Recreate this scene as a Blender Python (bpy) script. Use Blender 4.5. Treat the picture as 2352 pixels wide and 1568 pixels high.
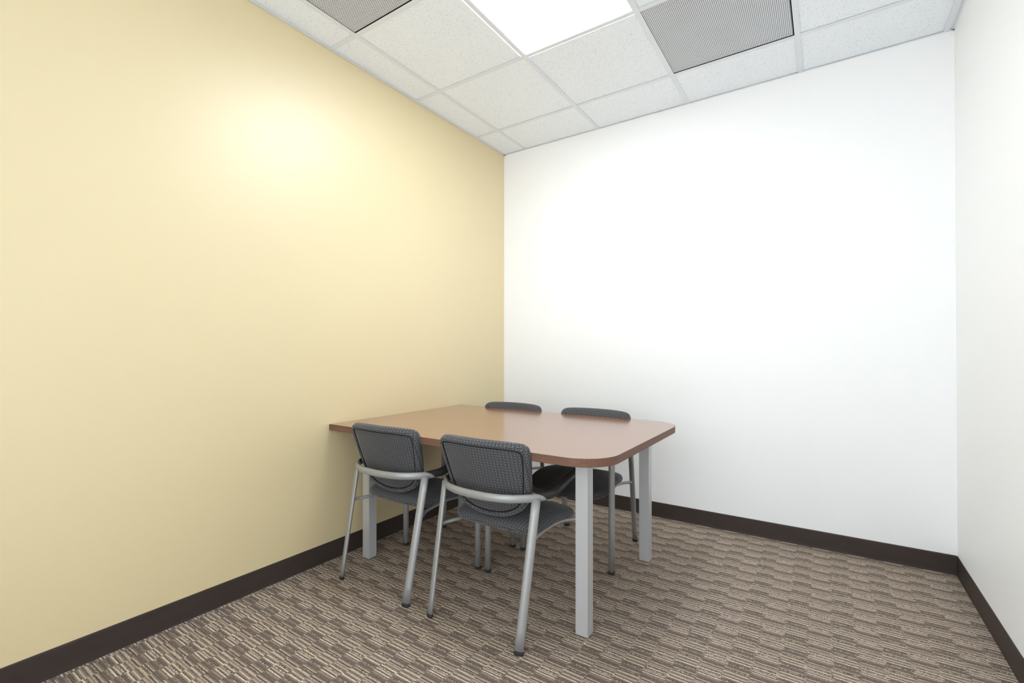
import bpy, bmesh, math
from mathutils import Vector, Matrix

scene = bpy.context.scene
C = scene.collection
for o in list(bpy.data.objects):
    bpy.data.objects.remove(o, do_unlink=True)

# ------------------------------------------------------------------ camera
CAM = (2.1413, -3.0922, 1.0858)
R_ = Vector((0.8317, 0.5552, 0.0006))
F_ = Vector((-0.55520, 0.83168, 0.00701)).normalized()
R_ = (R_ - F_ * R_.dot(F_)).normalized()
U_ = R_.cross(F_)
cam_data = bpy.data.cameras.new('camera')
cam = bpy.data.objects.new('camera', cam_data)
C.objects.link(cam)
cam.matrix_world = Matrix(((R_.x, U_.x, -F_.x, CAM[0]),
                           (R_.y, U_.y, -F_.y, CAM[1]),
                           (R_.z, U_.z, -F_.z, CAM[2]),
                           (0, 0, 0, 1)))
cam_data.sensor_fit = 'HORIZONTAL'
cam_data.sensor_width = 36.0
cam_data.lens = 36.0 * 1078.19 / 2352.0
cam_data.shift_y = 13.48 / 2352.0
cam_data.clip_start = 0.02
scene.camera = cam

# ------------------------------------------------------------------ world, exposure
world = bpy.data.worlds.new('world')
scene.world = world
world.use_nodes = True
wt = world.node_tree
bg = wt.nodes['Background']
tc = wt.nodes.new('ShaderNodeTexCoord')
sx = wt.nodes.new('ShaderNodeSeparateXYZ')
mr = wt.nodes.new('ShaderNodeMapRange')
wt.links.new(tc.outputs['Generated'], sx.inputs[0])
wt.links.new(sx.outputs[2], mr.inputs[0])
mr.inputs[1].default_value = -0.15
mr.inputs[2].default_value = 0.15
wt.links.new(mr.outputs[0], bg.inputs[1])
LIGHT = (0.87, 0.945, 1.0, 1)          # cool white fluorescent
bg.inputs[0].default_value = LIGHT
vs = scene.view_settings
vs.view_transform = 'Standard'
vs.look = 'None'
vs.gamma = 1.0
vs.use_curve_mapping = False
vs.exposure = 0.07
LAMP = 21.0           # radiance of the lit troffer in view
mr.inputs[3].default_value = 4.1       # added fill through the front opening: brighter below, for the ceiling ...
mr.inputs[4].default_value = 3.6       # ... and dimmer above
scene.cycles.max_bounces = 16
scene.cycles.diffuse_bounces = 12
scene.cycles.glossy_bounces = 6
scene.cycles.sample_clamp_indirect = 6.0
scene.cycles.use_denoising = True

# ------------------------------------------------------------------ room dimensions (metres)
H = 2.6515            # underside of the ceiling grid
W = 2.670             # distance from the yellow wall to the white wall on the right
YF = -3.75            # front of the room, behind the camera
S = 0.6096            # ceiling module
GX = [0.2024 + S * i for i in range(5)]
GY = [-(0.3707 + S * j) for j in range(6)]
BH = 0.095            # baseboard height


# ================================================================== node helpers
def srgb(r, g, b):
    def f(c):
        c /= 255.0
        return c / 12.92 if c <= 0.04045 else ((c + 0.055) / 1.055) ** 2.4
    return (f(r), f(g), f(b), 1.0)


class NT:
    def __init__(self, name):
        self.m = bpy.data.materials.new(name)
        self.m.use_nodes = True
        self.t = self.m.node_tree
        self.b = self.t.nodes['Principled BSDF']

    def n(self, typ, **kw):
        nd = self.t.nodes.new(typ)
        for k, v in kw.items():
            setattr(nd, k, v)
        return nd

    def put(self, sock, v):
        if isinstance(v, bpy.types.NodeSocket):
            self.t.links.new(v, sock)
        elif v is not None:
            sock.default_value = v

    def math(self, op, a, b=None, c=None, clamp=False):
        nd = self.n('ShaderNodeMath', operation=op, use_clamp=clamp)
        self.put(nd.inputs[0], a)
        self.put(nd.inputs[1], b)
        self.put(nd.inputs[2], c)
        return nd.outputs[0]

    def noise(self, vec, scale, detail=2.0, rough=0.5):
        nd = self.n('ShaderNodeTexNoise')
        self.put(nd.inputs['Vector'], vec)
        nd.inputs['Scale'].default_value = scale
        nd.inputs['Detail'].default_value = detail
        nd.inputs['Roughness'].default_value = rough
        return nd.outputs[0]

    def mapping(self, vec, scale=(1, 1, 1), loc=(0, 0, 0)):
        nd = self.n('ShaderNodeMapping')
        self.put(nd.inputs[0], vec)
        nd.inputs[1].default_value = loc
        nd.inputs[3].default_value = scale
        return nd.outputs[0]

    def mix(self, fac, a, b, typ='MIX'):
        nd = self.n('ShaderNodeMix', data_type='RGBA', blend_type=typ)
        self.put(nd.inputs[0], fac)
        self.put(nd.inputs[6], a)
        self.put(nd.inputs[7], b)
        return nd.outputs[2]

    def obj(self):
        return self.n('ShaderNodeTexCoord').outputs['Object']

    def uv(self):
        return self.n('ShaderNodeTexCoord').outputs['UV']

    def sep(self, vec):
        nd = self.n('ShaderNodeSeparateXYZ')
        self.put(nd.inputs[0], vec)
        return nd.outputs

    def comb(self, x=0.0, y=0.0, z=0.0):
        nd = self.n('ShaderNodeCombineXYZ')
        for i, v in enumerate((x, y, z)):
            self.put(nd.inputs[i], v)
        return nd.outputs[0]

    def bump(self, h, strength, dist):
        nd = self.n('ShaderNodeBump')
        nd.inputs['Strength'].default_value = strength
        nd.inputs['Distance'].default_value = dist
        self.put(nd.inputs['Height'], h)
        self.put(self.b.inputs['Normal'], nd.outputs[0])

    def set(self, color=None, rough=None, metal=None, spec=None):
        self.put(self.b.inputs['Base Color'], color)
        self.put(self.b.inputs['Roughness'], rough)
        self.put(self.b.inputs['Metallic'], metal)
        self.put(self.b.inputs['Specular IOR Level'], spec)
        return self.m


def plain(name, col, rough=0.5, metal=0.0, spec=0.5, nscale=None, namp=0.06, bump=None):
    k = NT(name)
    c = col
    if nscale:
        f = k.noise(k.obj(), nscale, 3.0)
        c = k.mix(f, tuple(v * (1 - namp) for v in col[:3]) + (1,), tuple(min(1, v * (1 + namp)) for v in col[:3]) + (1,))
        if bump:
            k.bump(f, bump[0], bump[1])
    return k.set(c, rough, metal, spec)


# ------------------------------------------------------------------ materials
def wall_material(name, col, rough, spec):
    k = NT(name)
    o = k.obj()
    big = k.noise(o, 1.3, 3.0)
    c = k.mix(big, tuple(v * 0.985 for v in col[:3]) + (1,), tuple(min(1.0, v * 1.01) for v in col[:3]) + (1,))
    fine = k.noise(o, 260.0, 2.0)
    k.bump(fine, 0.08, 0.001)
    return k.set(c, rough, 0.0, spec)


M = {}
M['yellow'] = wall_material('yellow_wall_paint', srgb(225, 207, 162), 0.5, 1.0)
yb = M['yellow'].node_tree.nodes['Principled BSDF']
yb.inputs['Coat Weight'].default_value = 1.0
yb.inputs['Coat Roughness'].default_value = 0.46
M['white'] = wall_material('white_wall_paint', srgb(249, 250, 252), 0.5, 0.4)


def tile_material():
    k = NT('mineral_fibre_tile')
    o = k.obj()
    s = k.sep(o)
    warp = k.noise(o, 30.0, 2.0)
    v = k.n('ShaderNodeTexVoronoi', feature='F1')
    m = k.mapping(o, (150, 230, 1))
    k.put(v.inputs['Vector'], m)
    v.inputs['Scale'].default_value = 1.0
    size = k.math('MULTIPLY', k.sep(v.outputs['Color'])[0], 0.42)
    size = k.math('SUBTRACT', size, 0.12)
    hole = k.math('LESS_THAN', v.outputs['Distance'], size)
    patch = k.math('GREATER_THAN', k.noise(o, 60.0, 2.0), 0.40)
    hole = k.math('MULTIPLY', hole, patch)
    mott = k.noise(o, 90.0, 4.0, 0.7)
    base = k.mix(mott, srgb(236, 242, 250), srgb(246, 251, 255))
    c = k.mix(k.math('MULTIPLY', hole, 0.8), base, srgb(112, 112, 114))
    k.bump(mott, 0.25, 0.002)
    return k.set(c, 0.9, 0.0, 0.15)


M['tile'] = tile_material()
M['grid'] = plain('white_grid_metal', srgb(228, 232, 238), 0.45, 0.0, 0.4)
M['vent_gap'] = plain('dark_plenum', srgb(40, 40, 42), 0.9)


def perforated():
    k = NT('perforated_white_metal')
    s = k.sep(k.obj())
    p = 0.0078
    ix = k.math('DIVIDE', s[0], p)
    iy = k.math('DIVIDE', s[1], p)
    row = k.math('MODULO', k.math('FLOOR', k.math('ADD', ix, 1000.0)), 2.0)
    iy = k.math('ADD', k.math('ADD', iy, 1000.0), k.math('MULTIPLY', row, 0.5))
    fx = k.math('SUBTRACT', k.math('FRACT', k.math('ADD', ix, 1000.0)), 0.5)
    fy = k.math('SUBTRACT', k.math('FRACT', iy), 0.5)
    d = k.math('SQRT', k.math('ADD', k.math('MULTIPLY', fx, fx), k.math('MULTIPLY', fy, fy)))
    hole = k.math('LESS_THAN', d, 0.325)
    c = k.mix(hole, srgb(226, 230, 236), srgb(58, 58, 60))
    return k.set(c, 0.5, 0.0, 0.3)


M['perf'] = perforated()


def emitter(name, strength, mottled=False):
    k = NT(name)
    k.put(k.b.inputs['Base Color'], (0.8, 0.8, 0.8, 1))
    k.b.inputs['Roughness'].default_value = 0.4
    k.b.inputs['Emission Color'].default_value = LIGHT
    k.b.inputs['Emission Strength'].default_value = strength
    return k.m


M['lamp'] = emitter('lit_diffuser', LAMP)


M['gap'] = emitter('painted_edge_glow', 1.6)  # glow standing in for a bright line beside the grid, not a lamp


# yarn stripes of the carpet, read along the room (20 rows of 5 mm, two alternating columns)
def carpet():
    k = NT('striped_loop_carpet')
    o = k.obj()
    s = k.sep(o)
    wob = k.noise(k.mapping(o, (70, 220, 1)), 1.0, 2.0)
    wob2 = k.noise(k.mapping(o, (9, 40, 1), (3, 7, 0)), 1.0, 2.0)
    y = k.math('ADD', s[1], k.math('MULTIPLY', k.math('SUBTRACT', wob, 0.5), 0.0036))
    y = k.math('ADD', y, k.math('MULTIPLY', k.math('SUBTRACT', wob2, 0.5), 0.0050))
    rowj = k.n('ShaderNodeTexWhiteNoise', noise_dimensions='1D')
    k.put(rowj.inputs['W'], k.math('FLOOR', k.math('DIVIDE', s[1], 0.0025)))
    x = k.math('ADD', s[0], k.math('MULTIPLY', k.math('SUBTRACT', rowj.outputs['Value'], 0.5), 0.013))
    col = k.math('FLOOR', k.math('DIVIDE', k.math('ADD', x, 7.62 - 0.557), 0.0762))
    par = k.math('MODULO', col, 2.0)
    tA = k.math('FRACT', k.math('ADD', k.math('DIVIDE', k.math('ADD', y, 1.9025), -0.1), 50.0))
    tB = k.math('FRACT', k.math('ADD', k.math('DIVIDE', k.math('ADD', y, 1.9325), -0.1), 50.0))
    pal = {'D': srgb(123, 112, 105), 'M': srgb(148, 135, 125), 'T': srgb(174, 159, 146), 'P': srgb(159, 140, 127),
           'L': srgb(202, 191, 178), 'C': srgb(209, 197, 177), 'B': srgb(139, 125, 114), 'S': srgb(122, 110, 103)}

    def ramp(fac, code):
        nd = k.n('ShaderNodeValToRGB')
        k.put(nd.inputs[0], fac)
        r = nd.color_ramp
        r.interpolation = 'CONSTANT'
        for i, ch in enumerate(code):
            e = r.elements[0] if i == 0 else (r.elements[1] if i == 1 else r.elements.new(i / len(code)))
            e.position = i / len(code)
            q = pal[ch]
            e.color = (q[0], q[1], q[2], 1.0 if ch == 'S' else 0.0)
        return nd.outputs[0], nd.outputs[1]
    cA, sA = ramp(tA, 'LDLDPDDDMLDTBTDSCDSM')
    cB, sB = ramp(tB, 'CDSDCTDTLTDCMDDSMDDD')
    c = k.mix(par, cA, cB)
    nd = k.n('ShaderNodeMix', data_type='FLOAT')
    k.put(nd.inputs[0], par)
    k.put(nd.inputs[2], sA)
    k.put(nd.inputs[3], sB)
    spk = nd.outputs[0]
    # loops of yarn: cells about 3 mm long
    v = k.n('ShaderNodeTexVoronoi', feature='F1')
    k.put(v.inputs['Vector'], k.mapping(o, (420, 330, 1)))
    v.inputs['Scale'].default_value = 1.0
    rnd = k.sep(v.outputs['Color'])[0]
    spkm = k.math('MULTIPLY', spk, k.math('GREATER_THAN', rnd, 0.55))
    c = k.mix(spkm, c, srgb(206, 194, 176))
    shade = k.math('ADD', k.math('MULTIPLY', rnd, 0.40), 0.80)
    gap = k.math('SUBTRACT', 1.0, k.math('MULTIPLY', k.math('SUBTRACT', v.outputs['Distance'], 0.2, clamp=True), 0.45))
    shade = k.math('MULTIPLY', shade, gap)
    yy = k.math('DIVIDE', k.math('ADD', y, 10.0), 0.0025)
    row = k.math('ABSOLUTE', k.math('SUBTRACT', k.math('FRACT', yy), 0.5))
    yarn = k.n('ShaderNodeTexWhiteNoise', noise_dimensions='2D')
    k.put(yarn.inputs['Vector'], k.comb(k.math('MODULO', k.math('FLOOR', yy), 40.0), par, 0.0))
    shade = k.math('MULTIPLY', shade, k.math('SUBTRACT', 1.10, k.math('MULTIPLY', k.math('MULTIPLY', row, row), 1.2)))
    shade = k.math('MULTIPLY', shade, k.math('ADD', 0.60, k.math('MULTIPLY', yarn.outputs['Value'], 0.86)))
    hs = k.n('ShaderNodeVectorMath', operation='SCALE')
    k.put(hs.inputs[0], k.mix(1.0, c, (1.03, 0.99, 0.96, 1.0), 'MULTIPLY'))
    k.put(hs.inputs['Scale'], shade)
    h = k.math('SUBTRACT', k.math('MULTIPLY', row, -1.0), v.outputs['Distance'])
    k.bump(h, 0.5, 0.003)
    return k.set(hs.outputs[0], 0.95, 0.0, 0.1)


M['carpet'] = carpet()


def vinyl():
    k = NT('dark_brown_vinyl')
    o = k.obj()
    f = k.noise(k.mapping(o, (6, 6, 30)), 1.0, 4.0, 0.6)
    c = k.mix(f, srgb(56, 46, 43), srgb(68, 58, 54))
    return k.set(c, 0.5, 0.0, 0.35)


M['vinyl'] = vinyl()


def wood(name, c1, c2, rough, spec, sy=70.0):
    k = NT(name)
    o = k.obj()
    f = k.noise(k.mapping(o, (2.6, sy, sy)), 1.0, 5.0, 0.65)
    g = k.noise(k.mapping(o, (12, 420, 420)), 1.0, 2.0)
    f = k.math('ADD', k.math('MULTIPLY', f, 0.75), k.math('MULTIPLY', g, 0.3))
    c = k.mix(f, c1, c2)
    return k.set(c, rough, 0.0, spec)


M['wood_top'] = wood('cherry_laminate', srgb(128, 82, 57), srgb(154, 107, 78), 0.20, 1.0, 26.0)
M['wood_top'].node_tree.nodes['Principled BSDF'].inputs['Coat Weight'].default_value = 0.5
M['wood_top'].node_tree.nodes['Principled BSDF'].inputs['Coat Roughness'].default_value = 0.18
M['wood_edge'] = wood('cherry_edge_band', srgb(64, 42, 33), srgb(142, 105, 86), 0.5, 0.3, 190.0)
M['table_metal'] = plain('silver_powder_coat', srgb(196, 197, 199), 0.36, 0.25, 0.5, 300.0, 0.03)
M['chair_metal'] = plain('silver_tube', srgb(160, 160, 160), 0.40, 0.35, 0.5, 120.0, 0.04)
M['black_plastic'] = plain('black_plastic', srgb(46, 45, 45), 0.42, 0.0, 0.5, 200.0, 0.1)
M['rubber'] = plain('dark_rubber', srgb(46, 46, 47), 0.7, 0.0, 0.3, 200.0, 0.1)
M['piping'] = plain('dark_welt', srgb(30, 31, 34), 0.8, 0.0, 0.2, 400.0, 0.1)


def fabric():
    k = NT('charcoal_pinwheel_fabric')
    s = k.sep(k.uv())
    p = k.math('DIVIDE', s[0], 0.0152)
    q = k.math('DIVIDE', s[1], 0.0110)
    A = 0.30
    pi = math.pi
    cp = k.math('COSINE', k.math('MULTIPLY', p, pi))
    sp = k.math('SINE', k.math('MULTIPLY', p, pi))
    cq = k.math('COSINE', k.math('MULTIPLY', q, pi))
    sq = k.math('SINE', k.math('MULTIPLY', q, pi))
    p2 = k.math('ADD', p, k.math('MULTIPLY', k.math('MULTIPLY', cp, sq), A))
    q2 = k.math('SUBTRACT', q, k.math('MULTIPLY', k.math('MULTIPLY', cq, sp), A))

    def line(v):
        f = k.math('ABSOLUTE', k.math('SUBTRACT', k.math('FRACT', k.math('ADD', v, 100.5)), 0.5))
        return k.math('SUBTRACT', 1.0, k.math('DIVIDE', f, 0.088), clamp=True)
    l1 = line(p2)
    l2 = line(q2)
    ln = k.math('MINIMUM', k.math('MULTIPLY', k.math('MAXIMUM', l1, l2), 1.7), 1.0)
    wv = k.noise(k.uv(), 900.0, 2.0)
    base = k.mix(wv, srgb(56, 56, 60), srgb(70, 70, 74))
    c = k.mix(k.math('MULTIPLY', ln, 0.66), base, srgb(146, 146, 148))
    k.bump(wv, 0.2, 0.001)
    k.b.inputs['Sheen Weight'].default_value = 0.25
    k.b.inputs['Sheen Roughness'].default_value = 0.4
    return k.set(c, 0.85, 0.0, 0.2)


M['fabric'] = fabric()


# ================================================================== mesh helpers
def link(name, bm, mat, parent=None, smooth=False):
    me = bpy.data.meshes.new(name)
    bmesh.ops.recalc_face_normals(bm, faces=bm.faces[:])
    bm.to_mesh(me)
    bm.free()
    if smooth:
        for p in me.polygons:
            p.use_smooth = True
    if mat:
        me.materials.append(mat)
    o = bpy.data.objects.new(name, me)
    C.objects.link(o)
    if parent:
        o.parent = parent
    return o


def box(bm, lo, hi, bevel=0.0):
    vs_ = [bm.verts.new((x, y, z)) for x in (lo[0], hi[0]) for y in (lo[1], hi[1]) for z in (lo[2], hi[2])]
    fs = [(0, 1, 3, 2), (4, 6, 7, 5), (0, 4, 5, 1), (2, 3, 7, 6), (0, 2, 6, 4), (1, 5, 7, 3)]
    faces = [bm.faces.new([vs_[i] for i in f]) for f in fs]
    if bevel:
        es = list({e for f in faces for e in f.edges})
        bmesh.ops.bevel(bm, geom=es, offset=bevel, segments=2, affect='EDGES')


def catmull(pts, per=8, closed=False):
    P = [Vector(p) for p in pts]
    n = len(P)
    out = []
    for i in range(n if closed else n - 1):
        p0 = P[(i - 1) % n] if (closed or i > 0) else P[0] * 2 - P[1]
        p1 = P[i]
        p2 = P[(i + 1) % n]
        p3 = P[(i + 2) % n] if (closed or i + 2 < n) else P[-1] * 2 - P[-2]
        for j in range(per):
            t = j / per
            out.append(0.5 * ((2 * p1) + (p2 - p0) * t + (2 * p0 - 5 * p1 + 4 * p2 - p3) * t * t +
                              (3 * p1 - p0 - 3 * p2 + p3) * t ** 3))
    if not closed:
        out.append(P[-1])
    return out


def tube(bm, pts, ra, rb=None, up=(0, 0, 1), seg=20, cap=True, closed=False, cut_start=None, cut_end=None):
    """sweep an ellipse; ra is the half-width along the side axis, rb along the up axis (numbers or per-point lists)"""
    n = len(pts)
    pts = [Vector(p) for p in pts]
    A = ra if isinstance(ra, (list, tuple)) else [ra] * n
    B = A if rb is None else (rb if isinstance(rb, (list, tuple)) else [rb] * n)
    rings = []
    run = [0.0]
    for i in range(1, n):
        run.append(run[-1] + (pts[i] - pts[i - 1]).length)
    for i, p in enumerate(pts):
        if closed:
            t = pts[(i + 1) % n] - pts[i - 1]
        else:
            t = pts[min(i + 1, n - 1)] - pts[max(i - 1, 0)]
        t.normalize()
        u = Vector(up)
        u = (u - t * u.dot(t))
        if u.length < 1e-4:
            u = Vector((1, 0, 0)) - t * t.x
        u.normalize()
        sd = t.cross(u)
        ring = []
        for k in range(seg):
            a = 2 * math.pi * k / seg
            off = sd * (A[i] * math.cos(a)) + u * (B[i] * math.sin(a))
            q = p + off
            # oblique end cut: the last stretch of the tube is drawn out or back, point by point round the section
            if cut_end is not None:
                w = max(0.0, 1.0 - (run[-1] - run[i]) / 0.07)
                q += t * (off.dot(Vector(cut_end)) * w)
            if cut_start is not None:
                w = max(0.0, 1.0 - run[i] / 0.07)
                q -= t * (off.dot(Vector(cut_start)) * w)
            ring.append(bm.verts.new(q))
        rings.append(ring)
    m = n if closed else n - 1
    for i in range(m):
        r0, r1 = rings[i], rings[(i + 1) % n]
        for k in range(seg):
            bm.faces.new((r0[k], r0[(k + 1) % seg], r1[(k + 1) % seg], r1[k]))
    if cap and not closed:
        bm.faces.new(rings[0])
        bm.faces.new(rings[-1][::-1])
    return rings


def lens(profile_name, half, rings, centre, place, uvplace, mat, parent, seam=99):
    """closed cushion: outline rings offset inwards, each with its own depth; half is the right half outline top->bottom"""
    right = catmull([(x, y, 0) for x, y in half], 6)
    out = [(p.x, p.y) for p in right] + [(-p.x, p.y) for p in right[-2:0:-1]]
    n = len(out)
    cx, cy = centre

    def inset(d):
        res = []
        for i in range(n):
            a, b = out[i - 1], out[(i + 1) % n]
            tx, ty = b[0] - a[0], b[1] - a[1]
            l = math.hypot(tx, ty)
            nx, ny = -ty / l, tx / l
            x, y = out[i]
            if (cx - x) * nx + (cy - y) * ny < 0:
                nx, ny = -nx, -ny
            res.append((x + nx * d, y + ny * d))
        return res
    bm = bmesh.new()
    uvl = bm.loops.layers.uv.new('UVMap')
    prev = None
    uvs = {}
    flat = {}
    level = {}
    for lv, (mode, d, dep) in enumerate(rings):
        if mode == 'i':
            pts = inset(d)
        else:
            base = inset(0.045)
            pts = [(cx + (x - cx) * d, cy + (y - cy) * d) for x, y in base]
        ring = []
        for x, y in pts:
            v = bm.verts.new(place(x, y, dep))
            uvs[v] = uvplace(x, y, dep)
            flat[v] = (x, y)
            level[v] = lv
            ring.append(v)
        if prev:
            for i in range(n):
                bm.faces.new((prev[i], prev[(i + 1) % n], ring[(i + 1) % n], ring[i]))
        else:
            first = ring
        prev = ring
    for ring, dep in ((first, rings[0][2]), (prev, rings[-1][2])):
        v = bm.verts.new(place(cx, cy, dep))
        uvs[v] = (cx, cy)
        flat[v] = (cx, cy)
        level[v] = 0 if ring is first else 99
        for i in range(n):
            bm.faces.new((ring[i], ring[(i + 1) % n], v))
    for f in bm.faces:
        src = flat if min(level[v] for v in f.verts) >= seam else uvs
        for l in f.loops:
            l[uvl].uv = src[l.vert]
    return link(profile_name, bm, mat, parent, True), inset


def tag(o, label, cat, group=None):
    o['label'] = label
    o['category'] = cat
    if group:
        o['group'] = group
    return o


def struct(name, bm, mat, parent=None):
    o = link(name, bm, mat, parent)
    if parent is None:
        o['kind'] = 'structure'
    return o


def empty(name, loc, rz=0.0):
    o = bpy.data.objects.new(name, None)
    C.objects.link(o)
    o.location = loc
    o.rotation_euler = (0, 0, rz)
    o.empty_display_size = 0.1
    return o


# ================================================================== the room
bm = bmesh.new(); box(bm, (-0.12, YF - 0.12, -0.1), (W + 0.12, 0.12, 0.0)); struct('floor', bm, M['carpet'])
bm = bmesh.new(); box(bm, (-0.12, YF - 0.12, 0.0), (0.0, 0.0, H + 0.2)); struct('wall_left', bm, M['yellow'])
bm = bmesh.new(); box(bm, (-0.12, 0.0, 0.0), (W + 0.12, 0.12, H + 0.2)); struct('wall_back', bm, M['white'])
bm = bmesh.new(); box(bm, (W, YF - 0.12, 0.0), (W + 0.12, 0.0, H + 0.2)); struct('wall_right', bm, M['white'])
# front wall behind the camera; its opening is made up to admit fill light
bm = bmesh.new()
box(bm, (0.0, YF - 0.12, 0.0), (0.85, YF, H + 0.2))
box(bm, (2.40, YF - 0.12, 0.0), (W, YF, H + 0.2))
box(bm, (0.85, YF - 0.12, 2.30), (2.40, YF, H + 0.2))
struct('wall_front', bm, M['white'])


def base_profile(bm, a, b, nrm):
    """cove base from a to b on the floor line, nrm points into the room"""
    prof = [(0.0, 0.0), (0.0048, 0.0), (0.0042, 0.004), (0.0035, 0.011), (0.0032, BH - 0.006), (0.0022, BH - 0.001), (0.0, BH)]
    r = []
    for p in (a, b):
        r.append([bm.verts.new((p[0] + nrm[0] * d, p[1] + nrm[1] * d, z)) for d, z in prof])
    for i in range(len(prof) - 1):
        bm.faces.new((r[0][i], r[0][i + 1], r[1][i + 1], r[1][i]))
    bm.faces.new(r[0]); bm.faces.new(r[1][::-1])


bm = bmesh.new()
base_profile(bm, (0, YF), (0, -1.7345), (1, 0))
base_profile(bm, (0, -1.7335), (0, 0), (1, 0))
struct('baseboard_left', bm, M['vinyl'])
bm = bmesh.new(); base_profile(bm, (0.004, 0), (W - 0.004, 0), (0, -1)); struct('baseboard_back', bm, M['vinyl'])
bm = bmesh.new(); base_profile(bm, (W, 0), (W, YF), (-1, 0)); struct('baseboard_right', bm, M['vinyl'])
bm = bmesh.new()
base_profile(bm, (0.004, YF), (0.85, YF), (0, 1)); base_profile(bm, (2.40, YF), (W - 0.004, YF), (0, 1))
struct('baseboard_front', bm, M['vinyl'])

# ceiling: lay-in tiles with openings for the troffers and return-air panels
VENTS = [(0, 2), (2, 0)]            # (column, row) of the module, counted from the corner
LAMPS = [(1, 1)]
TZ = H + 0.004
bm = bmesh.new()
xs = [0.0] + GX + [W]
ys = [0.0] + GY + [YF]
for i in range(len(xs) - 1):
    for j in range(len(ys) - 1):
        if (i - 1, j - 1) in VENTS or (i - 1, j - 1) in LAMPS:
            continue
        x0, x1 = xs[i] + 0.004, xs[i + 1] - 0.004
        y0, y1 = ys[j + 1] + 0.004, ys[j] - 0.004
        if x1 - x0 > 0.01 and y1 - y0 > 0.01:
            box(bm, (x0, y0, TZ), (x1, y1, TZ + 0.016))
box(bm, (0.0, YF, H + 0.16), (W, 0.0, H + 0.2))
struct('ceiling', bm, M['tile'])

TW = 0.0121
bm = bmesh.new()
for x in GX:
    box(bm, (x - TW, YF, H), (x + TW, 0.0, H + 0.0012))
    box(bm, (x - 0.0015, YF, H + 0.0012), (x + 0.0015, 0.0, H + 0.035))
for y in GY:
    for i in range(len(xs) - 1):
        a = xs[i] + (TW if i > 0 else 0.0)
        b = xs[i + 1] - (TW if i < len(xs) - 2 else 0.0)
        if b - a > 0.004:
            box(bm, (a, y - TW, H + 0.0003), (b, y + TW, H + 0.0015))
            box(bm, (a, y - 0.0015, H + 0.0015), (b, y + 0.0015, H + 0.035))
struct('trim_1', bm, M['grid'])
bm = bmesh.new()
for lo, hi in (((0, YF, H - 0.0008), (0.018, 0, H - 0.0001)), ((0, YF, H - 0.0008), (0.001, 0, H + 0.02)),
               ((0, -0.010, H - 0.0008), (W, 0, H - 0.0001)), ((W - 0.008, YF, H - 0.0008), (W, 0, H - 0.0001)),
               ((0, YF, H - 0.0008), (W, YF + 0.018, H - 0.0001))):
    box(bm, lo, hi)
struct('trim_2', bm, M['grid'])


def cell(c):
    i, j = c
    return GX[i], GX[i + 1], GY[j + 1], GY[j]


def vent(c, label):
    x0, x1, y0, y1 = cell(c)
    cx, cy = (x0 + x1) / 2, (y0 + y1) / 2
    t = empty('ceiling_vent', (cx, cy, H + 0.004))
    tag(t, label, 'vent', 'perforated return-air panels in the ceiling')
    h = S / 2
    bm = bmesh.new()
    box(bm, (-h + 0.0105, -h + 0.0105, 0.0), (h - 0.0175, h - 0.0165, 0.0012))
    link('perforated_panel', bm, M['perf'], t)
    bm = bmesh.new()
    box(bm, (-h + 0.003, -h + 0.003, 0.03), (h - 0.003, h - 0.003, 0.034))
    for lo, hi in (((-h + 0.003, -h + 0.003, 0.0013), (-h + 0.005, h - 0.003, 0.03)), ((h - 0.005, -h + 0.003, 0.0013), (h - 0.003, h - 0.003, 0.03)),
                   ((-h + 0.005, -h + 0.003, 0.0013), (h - 0.005, -h + 0.005, 0.03)), ((-h + 0.005, h - 0.005, 0.0013), (h - 0.005, h - 0.003, 0.03))):
        box(bm, lo, hi)
    link('backing_box', bm, M['vent_gap'], t)
    return t


vent(VENTS[0], 'perforated square ceiling vent cut by the top edge near the yellow wall')
vent(VENTS[1], 'perforated square ceiling vent to the right of the ceiling light')


def troffer(c, mat, label):
    x0, x1, y0, y1 = cell(c)
    cx, cy = (x0 + x1) / 2, (y0 + y1) / 2
    t = empty('ceiling_light', (cx, cy, H + 0.002))
    tag(t, label, 'ceiling light')
    h = S / 2
    bm = bmesh.new()
    box(bm, (-h + 0.016, -h + 0.016, 0.003), (h - 0.016, h - 0.016, 0.005))
    link('diffuser', bm, mat, t)
    bm = bmesh.new()
    for lo, hi in (((-h + 0.003, -h + 0.003, 0.0005), (-h + 0.016, h - 0.003, 0.05)), ((h - 0.016, -h + 0.003, 0.0005), (h - 0.003, h - 0.003, 0.05)),
                   ((-h + 0.016, -h + 0.003, 0.0005), (h - 0.016, -h + 0.016, 0.05)), ((-h + 0.016, h - 0.016, 0.0005), (h - 0.016, h - 0.003, 0.05)),
                   ((-h + 0.016, -h + 0.016, 0.045), (h - 0.016, h - 0.016, 0.05))):
        box(bm, lo, hi)
    link('housing', bm, M['grid'], t)
    # glowing strips added to paint a bright line along the outer grid edges
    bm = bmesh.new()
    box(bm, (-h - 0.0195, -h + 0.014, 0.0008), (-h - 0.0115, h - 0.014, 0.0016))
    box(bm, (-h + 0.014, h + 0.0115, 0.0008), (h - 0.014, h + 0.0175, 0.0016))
    link('edge_glow_strip', bm, M['gap'], t)
    return t


troffer(LAMPS[0], M['lamp'], 'lit square white ceiling light panel between the two perforated vents')

# ================================================================== the table
TX, TY0, TY1, TTOP, TBOT, TR = 1.513, -1.592, -0.544, 0.705, 0.674, 0.150


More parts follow.
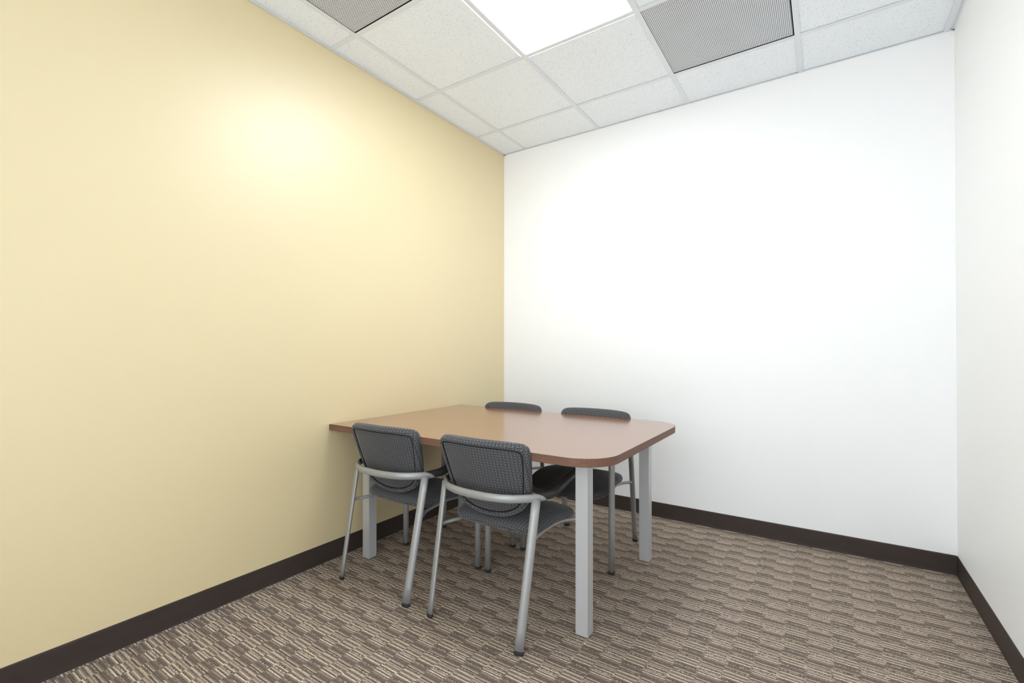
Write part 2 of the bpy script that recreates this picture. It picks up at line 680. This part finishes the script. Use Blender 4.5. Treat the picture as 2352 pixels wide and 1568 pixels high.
def table_outline(grow=0.0, x0=0.0015):
    pts = [(x0, TY0 - grow)]
    for k in range(13):
        a = -math.pi / 2 + (math.pi / 2) * k / 12
        pts.append((TX - TR + (TR + grow) * math.cos(a), TY0 + TR + (TR + grow) * math.sin(a)))
    for k in range(13):
        a = (math.pi / 2) * k / 12
        pts.append((TX - TR + (TR + grow) * math.cos(a), TY1 - TR + (TR + grow) * math.sin(a)))
    pts.append((x0, TY1 + grow))
    return pts


table = empty('meeting_table', (0.75, -1.07, 0.0))
tag(table, 'cherry wood meeting table with rounded free corners pushed against the yellow wall', 'table')
off = Vector((0.75, -1.07, 0.0))
bm = bmesh.new()
pts = table_outline(-0.0015)
top = [bm.verts.new(Vector((x, y, TTOP)) - off) for x, y in pts]
bot = [bm.verts.new(Vector((x, y, TBOT)) - off) for x, y in pts]
bm.faces.new(top); bm.faces.new(bot[::-1])
for i in range(len(pts)):
    j = (i + 1) % len(pts)
    bm.faces.new((top[i], bot[i], bot[j], top[j]))
tabletop = link('tabletop', bm, M['wood_top'], table)
bm = bmesh.new()
inn, outr = table_outline(-0.0014), table_outline(0.0)
prof = lambda i: [(inn[i], TTOP + 0.0002), (tuple((Vector(inn[i]) * 0.4 + Vector(outr[i]) * 0.6)), TTOP + 0.0002), (outr[i], TTOP - 0.0012),
                  (outr[i], TBOT + 0.0012), (inn[i], TBOT - 0.0002)]
rows = [[bm.verts.new(Vector((p[0], p[1], z)) - off) for p, z in prof(i)] for i in range(len(inn))]
for i in range(len(rows) - 1):
    for k in range(4):
        bm.faces.new((rows[i][k], rows[i][k + 1], rows[i + 1][k + 1], rows[i + 1][k]))
eb = link('edge_band', bm, M['wood_edge'], tabletop)
for p in eb.data.polygons:
    p.use_smooth = False
LEGS = [(0.116, -1.471), (1.343, -1.459), (0.116, -0.700), (1.335, -0.698)]
for lx, ly in LEGS:
    bm = bmesh.new()
    box(bm, Vector((lx, ly, 0.003)) - off, Vector((lx + 0.051, ly + 0.050, TBOT)) - off, 0.0015)
    lg = link('leg', bm, M['table_metal'], table)
    bm = bmesh.new()
    box(bm, Vector((lx + 0.004, ly + 0.004, 0.0)) - off, Vector((lx + 0.047, ly + 0.046, 0.003)) - off)
    link('foot_glide', bm, M['rubber'], lg)

# ================================================================== the chairs
BACK_HALF = [(0.0, 0.744), (0.06, 0.744), (0.12, 0.743), (0.170, 0.7405), (0.197, 0.7345), (0.2125, 0.720), (0.2170, 0.697), (0.2145, 0.665),
             (0.2075, 0.615), (0.1985, 0.560), (0.183, 0.510), (0.152, 0.470), (0.108, 0.445), (0.056, 0.431), (0.0, 0.427)]
BACK_RINGS = [('s', 0.35, -0.0175), ('s', 0.7, -0.0175), ('i', 0.045, -0.0175), ('i', 0.027, -0.0170), ('i', 0.0228, -0.0140),
              ('i', 0.0192, -0.0205), ('i', 0.0145, -0.0255), ('i', 0.0085, -0.0245), ('i', 0.0030, -0.0180), ('i', 0.0, -0.007),
              ('i', 0.0008, 0.004), ('i', 0.006, 0.015), ('i', 0.018, 0.022), ('i', 0.034, 0.026), ('s', 0.95, 0.028), ('s', 0.5, 0.030)]


def back_y(x, z):
    lean = -0.083 - (z - 0.445) * 0.325
    return lean - 0.036 * (1.0 - min(1.0, (x / 0.215) ** 2)) + 0.018


def place_back(x, z, d):
    # depth measured square to the leaning plane (front positive)
    return (x, back_y(x, z) + d * 0.951, z + d * 0.309)


SEAT_HALF = [(0.0, 0.283), (0.07, 0.280), (0.14, 0.268), (0.195, 0.243), (0.222, 0.205), (0.231, 0.15), (0.228, 0.08),
             (0.219, 0.0), (0.207, -0.055), (0.186, -0.086), (0.14, -0.101), (0.07, -0.107), (0.0, -0.109)]
SEAT_RINGS = [('s', 0.5, 0.0), ('s', 0.95, 0.0), ('i', 0.028, 0.0), ('i', 0.014, 0.004), ('i', 0.005, 0.012), ('i', 0.0, 0.023),
              ('i', 0.001, 0.033), ('i', 0.006, 0.041), ('i', 0.016, 0.047), ('i', 0.032, 0.052), ('s', 0.95, 0.055), ('s', 0.75, 0.060), ('s', 0.4, 0.066)]


def seat_z(x, y):
    z = 0.366
    if y > 0.10:
        z -= 0.030 * ((y - 0.10) / 0.18) ** 2
    z += 0.030 * min(0.0, y) * 0.5
    z += 0.012 * math.exp(-((y - 0.06) / 0.09) ** 2)
    return z


def place_seat(x, y, d):
    return (x, y, seat_z(x, y) + d)


def radial_uv(x, y, cx, cy, h):
    # cloth carried over the rim: the pattern runs on outwards by the depth h
    l = math.hypot(x - cx, y - cy) + 1e-6
    return (x + (x - cx) / l * h, y + (y - cy) / l * h)


def make_chair():
    t = empty('guest_chair', (0, 0, 0))
    seat, _ = lens('seat', SEAT_HALF, SEAT_RINGS, (0.0, 0.085), place_seat, lambda x, y, d: radial_uv(x, y, 0.0, 0.085, max(0.0, 0.056 - d)), M['fabric'], t)
    back, inset = lens('backrest', BACK_HALF, BACK_RINGS, (0.0, 0.585), place_back, lambda x, z, d: radial_uv(x, z, 0.0, 0.585, max(0.0, d + 0.0185) * 0.6), M['fabric'], t, 10)
    bm = bmesh.new()
    tube(bm, [place_back(x, z, -0.0178) for x, z in inset(0.0226)], 0.0027, closed=True, seg=8, up=(0, 1, 0))
    link('piping', bm, M['piping'], back, True)
    # bowed tube round the back
    half = [(0.0, -0.2145), (0.06, -0.2115), (0.12, -0.1985), (0.168, -0.174), (0.204, -0.142), (0.222, -0.119), (0.2290, -0.107)]
    path = [(-x, y, 0.533) for x, y in half[::-1]] + [(x, y, 0.533) for x, y in half[1:]]
    pp = catmull(path, 6)
    bm = bmesh.new()
    tube(bm, pp, 0.0095, 0.0160, seg=24, cut_start=(-2.5, 0, -1.25), cut_end=(2.5, 0, -1.25))
    link('back_rail', bm, M['chair_metal'], t, True)
    for sx in (-1, 1):
        # short stays that hold the backrest on the rail
        bm = bmesh.new()
        a = Vector(place_back(sx * 0.08, 0.515, -0.017)); b = Vector((sx * 0.08, -0.2075, 0.523))
        tube(bm, [a, (a + b) / 2, b], 0.02, 0.0055, seg=16)
        link('back_bracket', bm, M['black_plastic'], t, True)
        # rear leg: flattened tube leaning forward
        foot, head = Vector((sx * 0.216, -0.226, 0.012)), Vector((sx * 0.2275, -0.124, 0.530))
        up = (sx * math.cos(math.radians(25)), math.sin(math.radians(25)), 0)
        bm = bmesh.new()
        tube(bm, [foot.lerp(head, k / 8) for k in range(9)], 0.0095, 0.0172, up=up, seg=24)
        leg = link('leg', bm, M['chair_metal'], t, True)
        d = (head - foot).normalized()
        bm = bmesh.new()
        tube(bm, [foot - d * 0.0115, foot - d * 0.008, foot + d * 0.003], [0.0085, 0.0102, 0.0102], [0.016, 0.0180, 0.0180], up=up, seg=24)
        link('foot_glide', bm, M['rubber'], leg, True)
        # front leg
        x0, y0 = sx * 0.255, 0.222
        bm = bmesh.new()
        tube(bm, [(x0, y0, 0.013), (x0, y0, 0.2), (x0, y0, 0.40), (x0, y0, 0.50), (x0, y0 - 0.0005, 0.53), (x0, y0 - 0.002, 0.548)], 0.0152, up=(0, 1, 0), seg=24,
             cut_end=(0, 1.35, 0))
        leg = link('leg', bm, M['chair_metal'], t, True)
        bm = bmesh.new()
        tube(bm, [(x0, y0, 0.0), (x0, y0, 0.004), (x0, y0, 0.015)], [0.0145, 0.0160, 0.0160], up=(0, 1, 0), seg=24)
        link('foot_glide', bm, M['rubber'], leg, True)
        # armrest: black moulding from the rail, rising to the front leg and turning down into it
        ap = [(0.2030, -0.1430, 0.5335), (0.2225, -0.1185, 0.5345), (0.2365, -0.085, 0.5355), (0.247, -0.050, 0.536), (0.250, -0.020, 0.541), (0.2525, 0.020, 0.551), (0.254, 0.070, 0.563), (0.2555, 0.120, 0.573),
              (0.256, 0.165, 0.581), (0.256, 0.198, 0.583), (0.2553, 0.216, 0.573), (0.255, 0.222, 0.548), (0.255, 0.222, 0.525)]
        wa = [0.0078, 0.0082, 0.0100, 0.0165, 0.019, 0.0195, 0.0195, 0.0195, 0.0195, 0.0185, 0.0165, 0.0150, 0.0140]
        hb = [0.0135, 0.0148, 0.0165, 0.0185, 0.0190, 0.0185, 0.0155, 0.0155, 0.0155, 0.0155, 0.0150, 0.0150, 0.0140]
        q = catmull([(sx * a_, b_, c_) for a_, b_, c_ in ap], 4)
        W4 = [p.x for p in catmull([(v, 0, 0) for v in wa], 4)]
        H4 = [p.x for p in catmull([(v, 0, 0) for v in hb], 4)]
        # keep a steady frame: the section's up axis swings from vertical to rearward along the bend
        bm = bmesh.new()
        rings = []
        n = len(q)
        for i, p in enumerate(q):
            tt = (q[min(i + 1, n - 1)] - q[max(i - 1, 0)]).normalized()
            sd = Vector((1, 0, 0)); sd = (sd - tt * sd.dot(tt)).normalized()
            u = sd.cross(tt)
            rings.append([bm.verts.new(p + sd * (W4[i] * math.cos(2 * math.pi * k / 20)) + u * (H4[i] * math.sin(2 * math.pi * k / 20))) for k in range(20)])
        for i in range(n - 1):
            for k in range(20):
                bm.faces.new((rings[i][k], rings[i][(k + 1) % 20], rings[i + 1][(k + 1) % 20], rings[i + 1][k]))
        bm.faces.new(rings[0]); bm.faces.new(rings[-1][::-1])
        link('armrest', bm, M['black_plastic'], t, True)
        # side rail under the seat, from rear leg to front leg
        rp = [(0.2215, -0.1555, 0.357), (0.218, -0.130, 0.357), (0.200, -0.095, 0.360), (0.190, -0.055, 0.361), (0.195, 0.0, 0.370), (0.206, 0.06, 0.378),
              (0.212, 0.12, 0.374), (0.226, 0.170, 0.366), (0.242, 0.200, 0.368), (0.254, 0.221, 0.380)]
        bm = bmesh.new()
        tube(bm, catmull([(sx * a_, b_, c_) for a_, b_, c_ in rp], 5), 0.0076, seg=16)
        link('seat_rail', bm, M['chair_metal'], t, True)
    return t


def copy_chair(src, loc, rz):
    r = src.copy(); C.objects.link(r)
    r.location = loc; r.rotation_euler = (0, 0, rz)
    for ch in list(src.children):
        c = ch.copy(); C.objects.link(c); c.parent = r
        for g in ch.children:
            d = g.copy(); C.objects.link(d); d.parent = c
    return r


CH = [((0.441, -1.453, 0.0), 0.0, 'charcoal patterned guest chair at the near table side, closest to the yellow wall'),
      ((1.012, -1.453, 0.0), 0.0, 'charcoal patterned guest chair seen full from behind, beside the nearest table leg'),
      ((0.441, -0.694, 0.0), math.pi, 'charcoal patterned guest chair across the table, backrest in front of the wall corner'),
      ((1.018, -0.694, 0.0), math.pi, 'charcoal patterned guest chair across the table, by the far right table leg')]
proto = make_chair()
for i, (loc, rz, lab) in enumerate(CH):
    if i == 0:
        ch = proto
        ch.location = loc
    else:
        ch = copy_chair(proto, loc, rz)
    tag(ch, lab, 'chair', 'guest chairs round the table')
